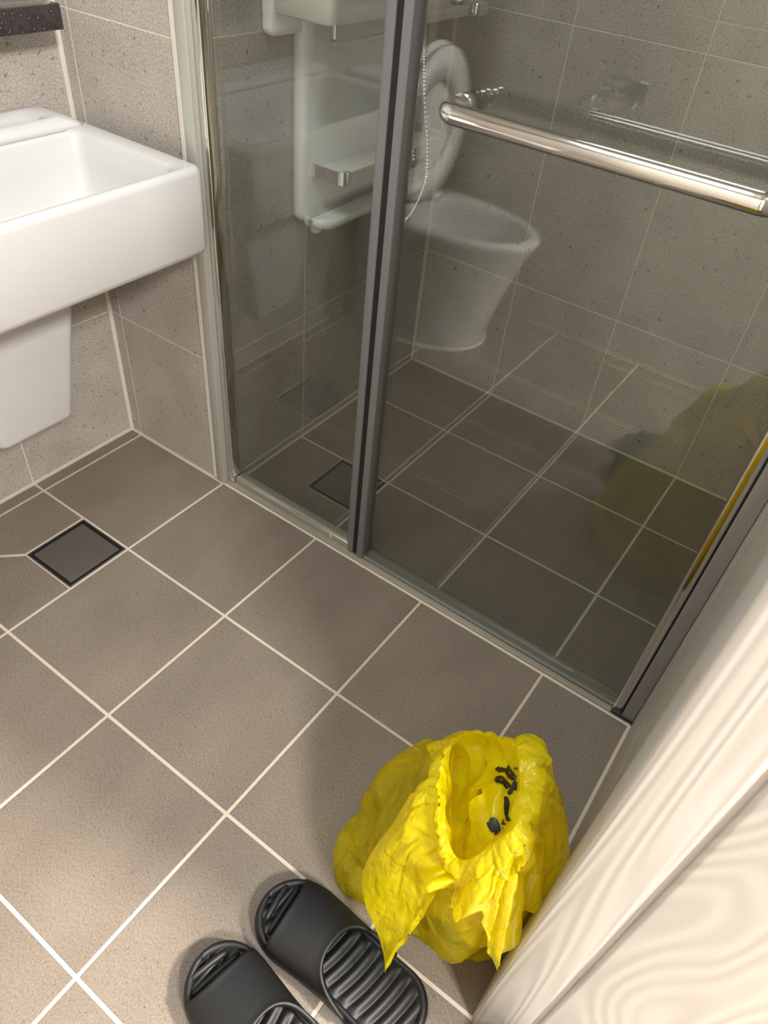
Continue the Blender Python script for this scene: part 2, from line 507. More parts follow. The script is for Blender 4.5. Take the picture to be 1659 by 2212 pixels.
hn = boxes('wall_hall_side', [(1.30, 1.32, YB + 0.1 - 0.9, 1.6, 0.09, 2.5), (1.30, 1.32, -3.2, YR - 0.12, 0.09, 2.5)], 'hall_paint')
tag(hn, kind='structure')

# ------------------------------------------------------------------ shower sill and screen
GY = 0.030        # glass plane
sill = boxes('trim_4', [(0.0, XR, 0.002, 0.052, -0.06, 0.006)], 'sill_stone', None, 0.002, 2)
tag(sill, 'low pale sill under the glass shower screen', kind='structure')
t5 = boxes('trim_5', [(0.0, XR, -0.0035, 0.0022, -0.006, 0.0025)], 'silicone', None, 0.0015)
tag(t5, 'white sealant line along the outside of the shower sill', kind='structure')

scr = empty('shower_enclosure', (0.5, GY, 0.006))
tag(scr, 'glass shower enclosure with a narrow fixed pane and a wide door', 'shower enclosure', None, 'thing')
def P(par, o): return under(o, par)
P(scr, boxes('silicone_strip', [(-0.030, -0.018, -0.004, 0.004, 0.006, 2.0)], 'silicone', None, 0.0015))
P(scr, boxes('wall_channel', [(-0.018, 0.008, -0.005, 0.045, 0.006, 2.0)], 'aluminium_pale', None, 0.002, 2))
P(scr, boxes('chrome_profile', [(0.009, 0.0265, 0.009, 0.037, 0.006, 2.0)], 'chrome', None, 0.003, 3))
P(scr, boxes('glass_pane', [(0.026, 0.392, GY - 0.004, GY + 0.004, 0.0226, 2.0)], 'shower_glass'))
P(scr, boxes('bottom_rail', [(0.028, 0.386, 0.0165, 0.044, 0.006, 0.0225)], 'rail_grey', None, 0.001, 2))
P(scr, boxes('rail_lip', [(0.0285, 0.3855, 0.0165, 0.0190, 0.0225, 0.0250)], 'chrome', None, 0.0008))
P(scr, boxes('rail_clip', [(0.330, 0.333, 0.0145, 0.0165, 0.008, 0.0215)], 'plastic_white', None, 0.0005))
P(scr, boxes('edge_profile', [(0.382, 0.398, 0.012, 0.048, 0.008, 2.0)], 'profile_grey', None, 0.003, 3))
P(scr, boxes('edge_bead', [(0.3765, 0.3825, 0.018, 0.042, 0.008, 2.0)], 'grey_seal', None, 0.002, 2))

dr = P(scr, boxes('door', [(0.4225, 1.052, GY - 0.004, GY + 0.004, 0.018, 2.0)], 'shower_glass'))
dr['label'] = 'wide clear glass door with a horizontal chrome bar handle'
def D(o):
    o.parent = dr
    return o
D(boxes('magnet_seal', [(0.3982, 0.4095, 0.013, 0.044, 0.009, 2.0)], 'black_rubber', None, 0.001))
D(boxes('edge_profile', [(0.4097, 0.4265, 0.010, 0.046, 0.009, 2.0)], 'profile_grey', None, 0.003, 3))
D(boxes('bottom_seal', [(0.425, 1.050, GY - 0.0075, GY + 0.0075, 0.0072, 0.030)], 'shower_glass', None, 0.002))
D(boxes('drip_strip', [(0.425, 1.050, GY - 0.016, GY - 0.0078, 0.0068, 0.0135)], 'grey_seal', None, 0.002, 2))
D(boxes('hinge_profile', [(1.046, 1.066, 0.006, 0.050, 0.008, 2.0)], 'chrome', None, 0.006, 4))
D(boxes('hinge_gap', [(1.064, 1.069, 0.010, 0.048, 0.008, 2.0)], 'black_rubber'))
P(scr, boxes('hinge_channel', [(1.068, 1.0925, 0.002, 0.052, 0.008, 2.0)], 'aluminium', None, 0.002, 2))
P(scr, boxes('corner_cap', [(1.047, 1.0925, 0.0, 0.054, 0.0062, 0.013)], 'black_rubber', None, 0.002, 2))
# bar handle
HX0, HX1, HY, HZ, HR = 0.519, 0.946, -0.036, 0.968, 0.0135
rb = 0.017
path = [(HX0, GY - 0.004, HZ), (HX0, HY + rb, HZ)]
for k in range(1, 9):
    a = pi / 2 * k / 8
    path.append((HX0 + rb - rb * cos(a), HY + rb - rb * sin(a), HZ))
path.append(((HX0 + HX1) / 2, HY, HZ))
for k in range(0, 9):
    a = pi / 2 * k / 8
    path.append((HX1 - rb + rb * sin(a), HY + rb - rb * cos(a), HZ))
path.append((HX1, GY - 0.004, HZ))
HPARTS = [tube('handle', path, HR, 'chrome', None, 24)]
H = HPARTS.append
for hx in (HX0, HX1):
    H(tube('flange', [(hx, GY - 0.0042, HZ), (hx, GY - 0.0042, HZ), (hx, GY - 0.011, HZ), (hx, GY - 0.012, HZ)], [0.019, 0.0205, 0.0205, 0.019], 'chrome', None, 24))
    H(tube('collar_ring', [(hx, GY - 0.014, HZ), (hx, GY - 0.022, HZ)], 0.0152, 'chrome', None, 24))
    H(tube('back_nut', [(hx, GY + 0.0042, HZ), (hx, GY + 0.0042, HZ), (hx, GY + 0.013, HZ), (hx, GY + 0.0145, HZ)], [0.017, 0.019, 0.019, 0.016], 'chrome', None, 24))

bm = bmesh.new()
for o in HPARTS: bm.from_mesh(o.data)
for o in HPARTS: bpy.data.objects.remove(o, do_unlink=True)
D(link('handle', bm_mesh(bm, 'handle', True), 'chrome'))

# ------------------------------------------------------------------ drains
def drain(x0, x1, y0, y1, z, label):
    e = empty('floor_drain', ((x0 + x1) / 2, (y0 + y1) / 2, z))
    tag(e, label, 'drain', 'square floor drains')
    P(e, boxes('pit', [(x0, x1, y0, y1, z - 0.06, z - 0.012)], 'black_gap'))
    w = 0.0022
    P(e, boxes('drain_frame', [(x0, x1, y0, y0 + w, z - 0.015, z + 0.0008), (x0, x1, y1 - w, y1, z - 0.015, z + 0.0008),
                               (x0, x0 + w, y0 + w, y1 - w, z - 0.015, z + 0.0008), (x1 - w, x1, y0 + w, y1 - w, z - 0.015, z + 0.0008)], 'steel_plate'))
    w2 = 0.0105
    b = boxes('drain_well', [(x0 + w, x1 - w, y0 + w, y0 + w2, z - 0.014, z - 0.0008), (x0 + w, x1 - w, y1 - w2, y1 - w, z - 0.014, z - 0.0008),
                             (x0 + w, x0 + w2, y0 + w2, y1 - w2, z - 0.014, z - 0.0008), (x1 - w2, x1 - w, y0 + w2, y1 - w2, z - 0.014, z - 0.0008)], 'black_gap')
    P(e, b)
    P(e, boxes('cover_plate', [(x0 + w2, x1 - w2, y0 + w2, y1 - w2, z - 0.013, z + 0.0008)], 'steel_plate', None, 0.001))
drain(-0.150, -0.003, -0.452, -0.303, 0.0, 'square steel floor drain on the dry floor near the washbasin')
drain(0.149, 0.297, 0.149, 0.297, ZS, 'square steel floor drain behind the glass in the shower')
t6 = boxes('trim_6', [(-0.156, -0.002, -0.3032, -0.2975, -0.006, 0.0008), (-0.1555, -0.1502, -0.452, -0.303, -0.006, 0.0008)], 'floor_grout', None, 0.0005)
tag(t6, 'pale grout beside the dry floor drain', kind='structure')

# ------------------------------------------------------------------ washbasin
sk = empty('washbasin', (-0.15, -0.33, 0.62))
tag(sk, 'white rectangular ceramic washbasin on the left wall', 'washbasin')
SX0, SX1, SY0, SY1 = XL, 0.050, -0.640, -0.026
ZT = 0.778
def sr(i, z, r): return rrect(SX0, SX1 - i, SY0 + i, SY1 - i, r, z)
rings = [sr(0.05, 0.622, 0.02), sr(0.012, 0.622, 0.018), sr(0.004, 0.626, 0.018), sr(0.0, 0.636, 0.018)]
rings += [sr(0.0, ZT - 0.012, 0.018), sr(0.0015, ZT - 0.006, 0.018), sr(0.005, ZT - 0.0015, 0.018), sr(0.010, ZT, 0.018)]
def ir(d, z, r): return rrect(-0.236 + d, 0.027 - d, SY0 + 0.045 + d, SY1 - 0.046 - d, r, z)
rings += [ir(-0.008, ZT, 0.03), ir(-0.002, ZT - 0.003, 0.026), ir(0.002, ZT - 0.010, 0.024), ir(0.006, ZT - 0.05, 0.024),
          ir(0.012, ZT - 0.095, 0.028), ir(0.022, ZT - 0.116, 0.03), ir(0.045, ZT - 0.122, 0.03), ir(0.10, ZT - 0.125, 0.02)]
P(sk, rings_mesh('basin', rings, 'porcelain'))
dk = [rrect(SX0, -0.240, SY0 + 0.004, -0.036, 0.02, ZT - 0.002), rrect(SX0, -0.244, SY0 + 0.008, -0.050, 0.02, ZT + 0.008),
      rrect(SX0, -0.252, SY0 + 0.02, -0.070, 0.02, ZT + 0.017), rrect(SX0 + 0.004, -0.258, SY0 + 0.03, -0.080, 0.02, ZT + 0.020),
      rrect(SX0 + 0.018, -0.262, SY0 + 0.05, -0.112, 0.018, ZT + 0.019), rrect(SX0 + 0.024, -0.267, SY0 + 0.058, -0.120, 0.016, ZT + 0.010),
      rrect(SX0 + 0.030, -0.272, SY0 + 0.066, -0.128, 0.014, ZT + 0.006)]
P(sk, rings_mesh('back_ledge', dk, 'porcelain'))
def shr(z, xf, y0, y1, r=0.022): return rrect(XL, xf, y0, y1, r, z)
P(sk, rings_mesh('pedestal_shroud', [shr(0.268, -0.185, -0.405, -0.268), shr(0.262, -0.170, -0.418, -0.256), shr(0.266, -0.163, -0.423, -0.251), shr(0.275, -0.160, -0.426, -0.248),
                                     shr(0.45, -0.150, -0.452, -0.214), shr(0.635, -0.138, -0.48, -0.180)], 'porcelain'))
P(sk, tube('drain_ring', [(-0.10, -0.33, ZT - 0.126), (-0.10, -0.33, ZT - 0.122)], 0.032, 'chrome', None, 24))

# black stone shelf
sh = boxes('stone_shelf', [(XL + 0.0005, -0.250, -1.262, -0.046, 0.929, 0.967)], 'black_stone', None, 0.002, 2)
tag(sh, 'black speckled stone shelf on the wall above the washbasin', 'shelf')

# ------------------------------------------------------------------ toilet (stands left of the frame, seen mirrored in the screen)
TY = -1.0
to = empty('toilet', (0.0, TY, 0))
tag(to, 'white ceramic toilet with raised seat, mirrored in the shower door', 'toilet')
def egg(x0, x1, hw, z, n=40, back=0.7):
    cx = x0 + (x1 - x0) * 0.42
    pts = []
    for k in range(n):
        a = 2 * pi * k / n
        c, s_ = cos(a), sin(a)
        if c >= 0:
            x = cx + (x1 - cx) * c; y = hw * s_
        else:
            x = cx - (cx - x0) * abs(c) ** back; y = hw * (abs(s_) ** 0.6) * (1 if s_ > 0 else -1)
        pts.append((x, TY + y, z))
    return pts
tb = [egg(XL + 0.01, 0.118, 0.158, 0.0), egg(XL + 0.006, 0.134, 0.170, 0.004), egg(XL + 0.006, 0.134, 0.170, 0.02), egg(XL + 0.006, 0.148, 0.171, 0.08),
      egg(XL + 0.006, 0.184, 0.174, 0.20), egg(XL + 0.006, 0.224, 0.178, 0.31), egg(XL + 0.006, 0.248, 0.182, 0.355), egg(XL + 0.006, 0.257, 0.184, 0.374),
      egg(XL + 0.008, 0.250, 0.178, 0.384), egg(XL + 0.12, 0.222, 0.146, 0.386), egg(-0.165, 0.212, 0.134, 0.378), egg(-0.16, 0.206, 0.130, 0.345),
      egg(-0.14, 0.16, 0.10, 0.25), egg(-0.09, 0.09, 0.06, 0.17), egg(-0.06, 0.03, 0.03, 0.14)]
P(to, rings_mesh('bowl', tb, 'porcelain'))
def tr_(x0, x1, hw, z, r=0.03): return rrect(x0, x1, TY - hw, TY + hw, r, z)
P(to, rings_mesh('cistern', [tr_(XL + 0.004, -0.19, 0.165, 0.383), tr_(XL + 0.002, -0.185, 0.172, 0.40), tr_(XL + 0.001, -0.180, 0.185, 0.70), tr_(XL + 0.002, -0.182, 0.183, 0.71)], 'porcelain'))
P(to, rings_mesh('cistern_lid', [tr_(XL + 0.001, -0.176, 0.188, 0.7105), tr_(XL, -0.174, 0.191, 0.716), tr_(XL, -0.174, 0.191, 0.738), tr_(XL + 0.004, -0.18, 0.185, 0.744)], 'porcelain'))
def raised(dx, hw, ht, z0, tilt, inner=None, n=40):
    out = []
    for k in range(n):
        a = 2 * pi * k / n
        yy = sin(a); zz = cos(a)
        y = hw * yy
        z = z0 + ht * 0.45 + (ht * 0.55 * zz if zz > 0 else ht * 0.45 * zz * (1.0 if abs(yy) < 0.0 else 1.0))
        out.append((dx + tilt * (z - z0), TY + y, z))
    return out
def slab(name, outer, th_, hole=None):
    off = Vector((th_, 0, 0))
    a = [Vector(p) for p in outer]
    if hole is None:
        ctr = sum(a, Vector()) / len(a)
        rg = [[ctr + (p - ctr) * 0.97 for p in a], a, [p + off for p in a], [ctr + (p - ctr) * 0.97 + off * 1.3 for p in a]]
        return P(to, rings_mesh(name, rg, 'plastic_white'))
    hgrid = [Vector(p) for p in hole]
    rg = [a, [p + off for p in a], [p + off for p in hgrid], hgrid]
    return P(to, rings_mesh(name, rg, 'plastic_white', None, False, False, loop=True))
lid = slab('lid', raised(-0.170, 0.178, 0.43, 0.392, -0.0), 0.012)
ring = slab('seat', raised(-0.154, 0.176, 0.42, 0.394, 0.03), 0.014, raised(-0.154, 0.112, 0.25, 0.48, 0.03))
for s_ in (-1, 1):
    P(to, tube('hinge', [(-0.150, TY + s_ * 0.075 - 0.02, 0.392), (-0.150, TY + s_ * 0.075 + 0.02, 0.392)], 0.011, 'plastic_white'))
P(to, rings_mesh('base_sealant', [egg(XL + 0.003, 0.142, 0.177, 0.0005), egg(XL + 0.004, 0.139, 0.174, 0.006), egg(XL + 0.006, 0.131, 0.167, 0.006)], 'silicone', None, False, False))

# paper holder on the rear wall
ph = empty('paper_holder', (0.30, YR, 0.74))
tag(ph, 'chrome toilet paper holder on the wall facing the shower, seen mirrored', 'paper holder')
P(ph, boxes('wall_plate', [(0.225, 0.365, YR, YR + 0.006, 0.735, 0.785)], 'chrome', None, 0.003, 2))
P(ph, tube('arm', [(0.235, YR + 0.006, 0.745), (0.235, YR + 0.06, 0.735), (0.235, YR + 0.065, 0.715), (0.245, YR + 0.065, 0.705), (0.345, YR + 0.065, 0.705),
                   (0.355, YR + 0.065, 0.715), (0.355, YR + 0.06, 0.735), (0.355, YR + 0.006, 0.745)], 0.005, 'chrome'))

# ------------------------------------------------------------------ shower column on the side wall
sc = empty('shower_unit', (0.0, 0.42, 0.6))
tag(sc, 'white wall-mounted shower shelf unit with chrome rails behind the fixed glass', 'shower unit')
def yz(y0, y1, z0, z1, r, x, seg=6):
    return [(x, a, b) for a, b, _ in rrect(y0, y1, z0, z1, r, 0, seg)]
# upper shelf body
P(sc, rings_mesh('back_plate', [yz(0.182, 0.70, 0.945, 1.40, 0.012, 0.0005), yz(0.180, 0.702, 0.943, 1.402, 0.014, 0.004),
                                yz(0.180, 0.702, 0.943, 1.402, 0.014, 0.020), yz(0.184, 0.698, 0.947, 1.398, 0.012, 0.024)], 'plastic_white'))
P(sc, rings_mesh('shelf_body', [rrect(0.022, 0.148, 0.189, 0.70, 0.012, 0.979), rrect(0.022, 0.157, 0.181, 0.708, 0.016, 0.984),
                                rrect(0.022, 0.158, 0.180, 0.709, 0.016, 1.08), rrect(0.022, 0.150, 0.188, 0.70, 0.012, 1.088)], 'plastic_white'))
# lower panel with tray
P(sc, rings_mesh('lower_panel', [yz(0.272, 0.655, 0.600, 0.985, 0.01, 0.0005), yz(0.262, 0.665, 0.592, 0.985, 0.016, 0.004),
                                 yz(0.262, 0.665, 0.592, 0.985, 0.016, 0.022), yz(0.268, 0.659, 0.600, 0.985, 0.014, 0.030),
                                 yz(0.280, 0.647, 0.612, 0.985, 0.012, 0.032)], 'plastic_white'))
P(sc, rings_mesh('tray', [rrect(0.012, 0.082, 0.272, 0.655, 0.035, 0.586), rrect(0.010, 0.090, 0.264, 0.663, 0.04, 0.590), rrect(0.010, 0.094, 0.262, 0.665, 0.042, 0.598),
                          rrect(0.010, 0.094, 0.262, 0.665, 0.042, 0.606), rrect(0.012, 0.091, 0.265, 0.662, 0.04, 0.610)], 'plastic_white'))
P(sc, rings_mesh('glass_shelf', [rrect(0.026, 0.116, 0.292, 0.70, 0.02, 0.694), rrect(0.026, 0.116, 0.292, 0.70, 0.02, 0.700)], 'plastic_white', smooth=False))
def band(name, path, h_, th_, mat):
    pts = [Vector(p) for p in path]
    rg = []
    for i, p in enumerate(pts):
        a = pts[max(0, i - 1)]; b = pts[min(len(pts) - 1, i + 1)]
        t = (b - a).normalized(); nn = Vector((t.y, -t.x, 0)).normalized() if abs(t.z) < 0.9 else Vector((1, 0, 0))
        up = t.cross(nn).normalized()
        rg.append([p + nn * th_ / 2 + up * h_ / 2, p - nn * th_ / 2 + up * h_ / 2, p - nn * th_ / 2 - up * h_ / 2, p + nn * th_ / 2 - up * h_ / 2])
    return P(sc, rings_mesh(name, rg, mat, None, smooth=False))
def arc2(cx, cy, r, a0, a1, z, n=7):
    return [(cx + r * cos(a0 + (a1 - a0) * k / n), cy + r * sin(a0 + (a1 - a0) * k / n), z) for k in range(n + 1)]
zr = 0.700
band('shelf_rail', [(0.012, 0.286, zr), (0.095, 0.286, zr)] + arc2(0.098, 0.310, 0.024, -pi / 2, 0, zr) + arc2(0.098, 0.684, 0.024, 0, pi / 2, zr) + [(0.012, 0.708, zr)], 0.026, 0.0025, 'chrome')
for yy in (0.300, 0.700):
    P(sc, boxes('rail_clip', [(0.108, 0.122, yy - 0.006, yy + 0.006, zr - 0.014, zr + 0.014)], 'chrome', None, 0.002, 2))
# towel rail under the front edge
rl = [(0.150, 0.196, 0.984)] + [(0.150, 0.204 - 0.008 * cos(pi / 2 * k / 6), 0.962 - 0.008 * sin(pi / 2 * k / 6)) for k in range(7)] + [(0.150, 0.46, 0.954)]
rg = []
for i, p in enumerate(rl):
    a = Vector(rl[max(0, i - 1)]); b = Vector(rl[min(len(rl) - 1, i + 1)]); t = (b - a).normalized()
    u = Vector((1, 0, 0)); w = t.cross(u).normalized(); p = Vector(p)
    rg.append([p + u * 0.006 + w * 0.0022, p - u * 0.006 + w * 0.0022, p - u * 0.006 - w * 0.0022, p + u * 0.006 - w * 0.0022])
P(sc, rings_mesh('towel_rail', rg, 'chrome', smooth=False))
P(sc, boxes('valve_bar', [(0.060, 0.156, 0.452, 0.660, 0.960, 0.9835)], 'chrome', None, 0.003, 2))
P(sc, boxes('valve_knob', [(0.052, 0.164, 0.662, 0.712, 0.955, 0.985)], 'chrome', None, 0.008, 3))
P(sc, tube('lever_cap', [(0.158, 0.565, 0.998), (0.185, 0.565, 0.998)], [0.013, 0.011], 'chrome', None, 6))
P(sc, tube('foot', [(0.045, 0.29, 0.588), (0.045, 0.29, 0.574), (0.045, 0.29, 0.571)], [0.012, 0.012, 0.009], 'plastic_white', None, 16))

# hose: ribbed metal
hp = catmull([(0.15, 0.473, 0.985), (0.15, 0.479, 0.95), (0.15, 0.492, 0.905), (0.15, 0.509, 0.836), (0.145, 0.552, 0.737), (0.14, 0.574, 0.651), (0.14, 0.553, 0.604),
              (0.135, 0.528, 0.571), (0.13, 0.504, 0.561), (0.13, 0.466, 0.58), (0.12, 0.447, 0.655), (0.12, 0.431, 0.798), (0.12, 0.421, 0.923), (0.12, 0.418, 0.978)], 60)
hz = [p for p in hp]
hs = P(sc, tube('shower_hose', hz, [0.0068 if k % 6 < 3 else 0.0042 for k in range(len(hz))], 'chrome', None, 8))
hs['label'] = 'ribbed chrome hose hanging in a loop'
nut = tube('hose_nut', [(0.15, 0.473, 0.962), (0.15, 0.473, 0.984)], 0.0095, 'chrome', None, 6)
nut.parent = hs

# ------------------------------------------------------------------ slippers
def slipper(name, loc, rz, mirror, label):
    e = empty(name, loc, rz)
    tag(e, label, 'slipper', 'pair of black slippers')
    L = 0.285
    def hw(x):
        t = x / L
        if t < 0.25: w = 0.0585 * sqrt(max(0.0, 1 - ((0.25 - t) / 0.25) ** 2.3))
        elif t > 0.82: w = 0.0535 * sqrt(max(0.0, 1 - ((t - 0.82) / 0.18) ** 2.2))
        else:
            k = (t - 0.25) / 0.57
            w = 0.0585 - 0.005 * k - 0.004 * sin(pi * k)
        return w
    def bend(x): return mirror * (0.010 * (1 - x / L) ** 2 - 0.004)
    N = 44
    xs = [L * 0.5 * (1 - cos(pi * k / N)) for k in range(N + 1)]
    def ring(grow, z):
        out = []
        cx = L * 0.5
        f = (L / 2 + grow) / (L / 2)
        for x in xs: out.append((cx + (x - cx) * f, bend(x) + hw(x) * 1.0 + (grow if hw(x) > 0 else 0), z))
        for x in xs[-2:0:-1]: out.append((cx + (x - cx) * f, bend(x) - hw(x) - grow, z))
        return out
    def toe(z, x): return z
    rings = [ring(-0.010, 0.0), ring(-0.003, 0.003), ring(0.001, 0.012), ring(0.002, 0.026), ring(0.0, 0.038), ring(-0.003, 0.0425), ring(-0.006, 0.0415), ring(-0.0085, 0.036)]
    so = rings_mesh('sole', rings, 'eva', e, True, False)
    # ribbed footbed
    bm = bmesh.new()
    NX, NY = 220, 16
    G = []
    for i in range(NX + 1):
        x = 0.010 + (L - 0.02) * i / NX
        w = max(0.0005, hw(x) - 0.0075)
        row = []
        for j in range(NY + 1):
            s_ = -1 + 2 * j / NY
            ph_ = 2 * pi * (x + 0.006 * s_ * mirror + 0.0035 * s_ * s_) / 0.0185
            rib = (0.5 + 0.5 * sin(ph_)) ** 0.6
            edge = max(0.0, 1 - abs(s_) ** 6)
            z = 0.0325 + 0.0065 * rib * edge + 0.003 * abs(s_) ** 3
            row.append(bm.verts.new((x, bend(x) + w * s_, z)))
        G.append(row)
    for i in range(NX):
        for j in range(NY):
            bm.faces.new((G[i][j], G[i + 1][j], G[i + 1][j + 1], G[i][j + 1]))
    link('footbed', bm_mesh(bm, 'footbed', True), 'eva', e)
    # upper band
    bm = bmesh.new()
    NU, NV = 22, 36
    O, I_ = [], []
    for i in range(NU + 1):
        u = i / NU
        ro, ri = [], []
        for j in range(NV + 1):
            v = -1 + 2 * j / NV
            xf = 0.040 + 0.012 * v * mirror + 0.006 * (1 - v * v)
            xb = 0.128 + 0.075 * abs(v) ** 2.4
            x = xf + (xb - xf) * u
            w = hw(x) + 0.0012 + 0.003 * min(1.0, max(0.0, (x - 0.05) / 0.06))
            a = v * pi / 2
            hgt = 0.028 + 0.024 * min(1, max(0, x - 0.03) / 0.12)
            for T, lst in ((0.0, ro), (0.0055, ri)):
                rim = 0.0016 * math.exp(-((u - 1) / 0.06) ** 2) + 0.0012 * math.exp(-(u / 0.06) ** 2)
                ww = w - T + (rim if T == 0 else 0); hh = hgt - T + (rim if T == 0 else 0)
                y = bend(x) + ww * sin(a) * (1 if abs(sin(a)) < 1 else 1)
                z = 0.030 + hh * max(0.0, cos(a)) ** 0.72
                lst.append(bm.verts.new((x, y, z)))
        O.append(ro); I_.append(ri)
    for i in range(NU):
        for j in range(NV):
            bm.faces.new((O[i][j], O[i + 1][j], O[i + 1][j + 1], O[i][j + 1]))
            bm.faces.new((I_[i][j], I_[i][j + 1], I_[i + 1][j + 1], I_[i + 1][j]))
    for j in range(NV):
        bm.faces.new((O[0][j], O[0][j + 1], I_[0][j + 1], I_[0][j]))
        bm.faces.new((O[NU][j], I_[NU][j], I_[NU][j + 1], O[NU][j + 1]))
    for i in range(NU):
        bm.faces.new((O[i][0], I_[i][0], I_[i + 1][0], O[i + 1][0]))
        bm.faces.new((O[i][NV], O[i + 1][NV], I_[i + 1][NV], I_[i][NV]))
    link('upper_band', bm_mesh(bm, 'upper_band', True), 'eva', e)
    # two raised bars across the toe
    for k, xx in enumerate((0.020, 0.036)):
        w = hw(xx) - 0.012
        pts = [(xx + 0.006 * s_ * mirror, bend(xx) + w * s_, 0.0395 - 0.003 * s_ * s_) for s_ in [-1 + q / 5 for q in range(11)]]
        tube('toe_bar', pts, [0.002] + [0.0048] * 9 + [0.002], 'eva', e, 10)
    return e
slipper('slipper', (0.748, -0.655, 0.0), radians(-3.5), -1, 'black rubber slipper nearest the yellow bag')
slipper('slipper', (0.727, -0.786, 0.0), radians(-3.5), 1, 'black rubber slipper farther from the yellow bag, at the bottom edge')

# ------------------------------------------------------------------ yellow plastic bag
bag = empty('plastic_bag', (0.95, -0.45, 0))
tag(bag, 'crumpled yellow plastic bag standing by the right wall', 'bag')

def crumple(p, amp, sc_=14.0, seed=0.0):
    q = Vector(p) * sc_ + Vector((seed, seed * 0.7, -seed))
    w = Vector((noise.noise(q * 0.8), noise.noise(q * 0.8 + Vector((9, 2, 4))), 0.0)) * 0.5
    q2 = Vector((q.x, q.y, q.z * 0.5)) + w
    d, _ = noise.voronoi(q2)
    n1 = abs(noise.noise(q2 * 0.8)) * 2.2 - 0.5
    n2 = abs(noise.noise(q2 * 1.9 + Vector((4, 8, 2)))) * 2.2 - 0.5
    return amp * (0.85 * n1 + 0.38 * n2 + 0.35 * (d[0] - 0.45))

def sheet(name, grid, mat, closed, amp, sc_, seed, fade0=0.0, fade1=0.0, cap=False):
    """grid[row][col] of Vectors -> crumpled surface"""
    nr, nc = len(grid), len(grid[0])
    out = []
    for i in range(nr):
        row = []
        for j in range(nc):
            a = grid[max(i - 1, 0)][j]; b = grid[min(i + 1, nr - 1)][j]
            if closed:
                c = grid[i][(j - 1) % nc]; d = grid[i][(j + 1) % nc]
            else:
                c = grid[i][max(j - 1, 0)]; d = grid[i][min(j + 1, nc - 1)]
            nn = (b - a).cross(d - c)
            nn = nn.normalized() if nn.length > 1e-9 else Vector((0, 0, 1))
            t = i / (nr - 1)
            f = 1.0
            if fade0: f *= min(1, t / fade0)
            if fade1: f *= min(1, (1 - t) / fade1)
            p = grid[i][j] + nn * crumple(grid[i][j], amp, sc_, seed) * f
            p.z = max(p.z, 0.0015); p.x = min(p.x, XR - 0.0025)
            if p.x > 1.080 and p.y < YD1 + 0.006: p.y = YD1 + 0.006 if p.x > 1.082 else p.y
            row.append(p)
        out.append(row)
    bm = bmesh.new()
    V = [[bm.verts.new(p) for p in r] for r in out]
    for i in range(nr - 1):
        for j in range(nc if closed else nc - 1):
            k = (j + 1) % nc
            bm.faces.new((V[i][j], V[i][k], V[i + 1][k], V[i + 1][j]))
    if cap: bm.faces.new(V[0])
    o = P(bag, link(name, bm_mesh(bm, name, True), mat))
    return o, out

def relax(o, grow, hold, frames, bend=0.02, pin_rows=None, nc=0, tension=6.0):
    """let the film buckle: rest lengths grow, a soft goal keeps the draped form; the result is baked into the mesh"""
    me = o.data
    vg = o.vertex_groups.new(name='hold')
    for v_ in me.vertices:
        w_ = hold
        if pin_rows is not None:
            w_ = pin_rows(v_.index // nc)
        vg.add([v_.index], w_, 'REPLACE')
    md = o.modifiers.new('film', 'CLOTH')
    st = md.settings
    st.quality = 4
    st.mass = 0.05
    st.tension_stiffness = tension; st.compression_stiffness = tension; st.shear_stiffness = tension
    st.bending_stiffness = bend
    st.tension_damping = 8; st.compression_damping = 8; st.shear_damping = 8; st.bending_damping = 0.4
    st.air_damping = 3.0
    st.vertex_group_mass = 'hold'
    st.pin_stiffness = 0.6
    st.shrink_min = -grow; st.shrink_max = -grow
    st.effector_weights.gravity = 0.25
    md.collision_settings.use_collision = False
    md.collision_settings.use_self_collision = False
    md.point_cache.frame_start = 1; md.point_cache.frame_end = frames + 1
    for f_ in range(1, frames + 1):
        S.frame_set(f_)
    dg = bpy.context.evaluated_depsgraph_get()
    ev = o.evaluated_get(dg)
    nm = bpy.data.meshes.new_from_object(ev, depsgraph=dg)
    o.modifiers.clear(); o.vertex_groups.clear()
    for v_ in nm.vertices:
        v_.co.z = max(v_.co.z, 0.0015); v_.co.x = min(v_.co.x, XR - 0.0025)
        if v_.co.x > 1.0815 and v_.co.y < YD1 + 0.004: v_.co.x = 1.0815
    o.data = nm
    S.frame_set(1)
    return o

def loft(rows, per_r, per_c, closed):
    R_ = [catmull(r, per_c, closed) for r in rows]
    cols_ = [catmull([r[j] for r in R_], per_r, False) for j in range(len(R_[0]))]
    return [[cols_[j][i] for j in range(len(cols_))] for i in range(len(cols_[0]))]

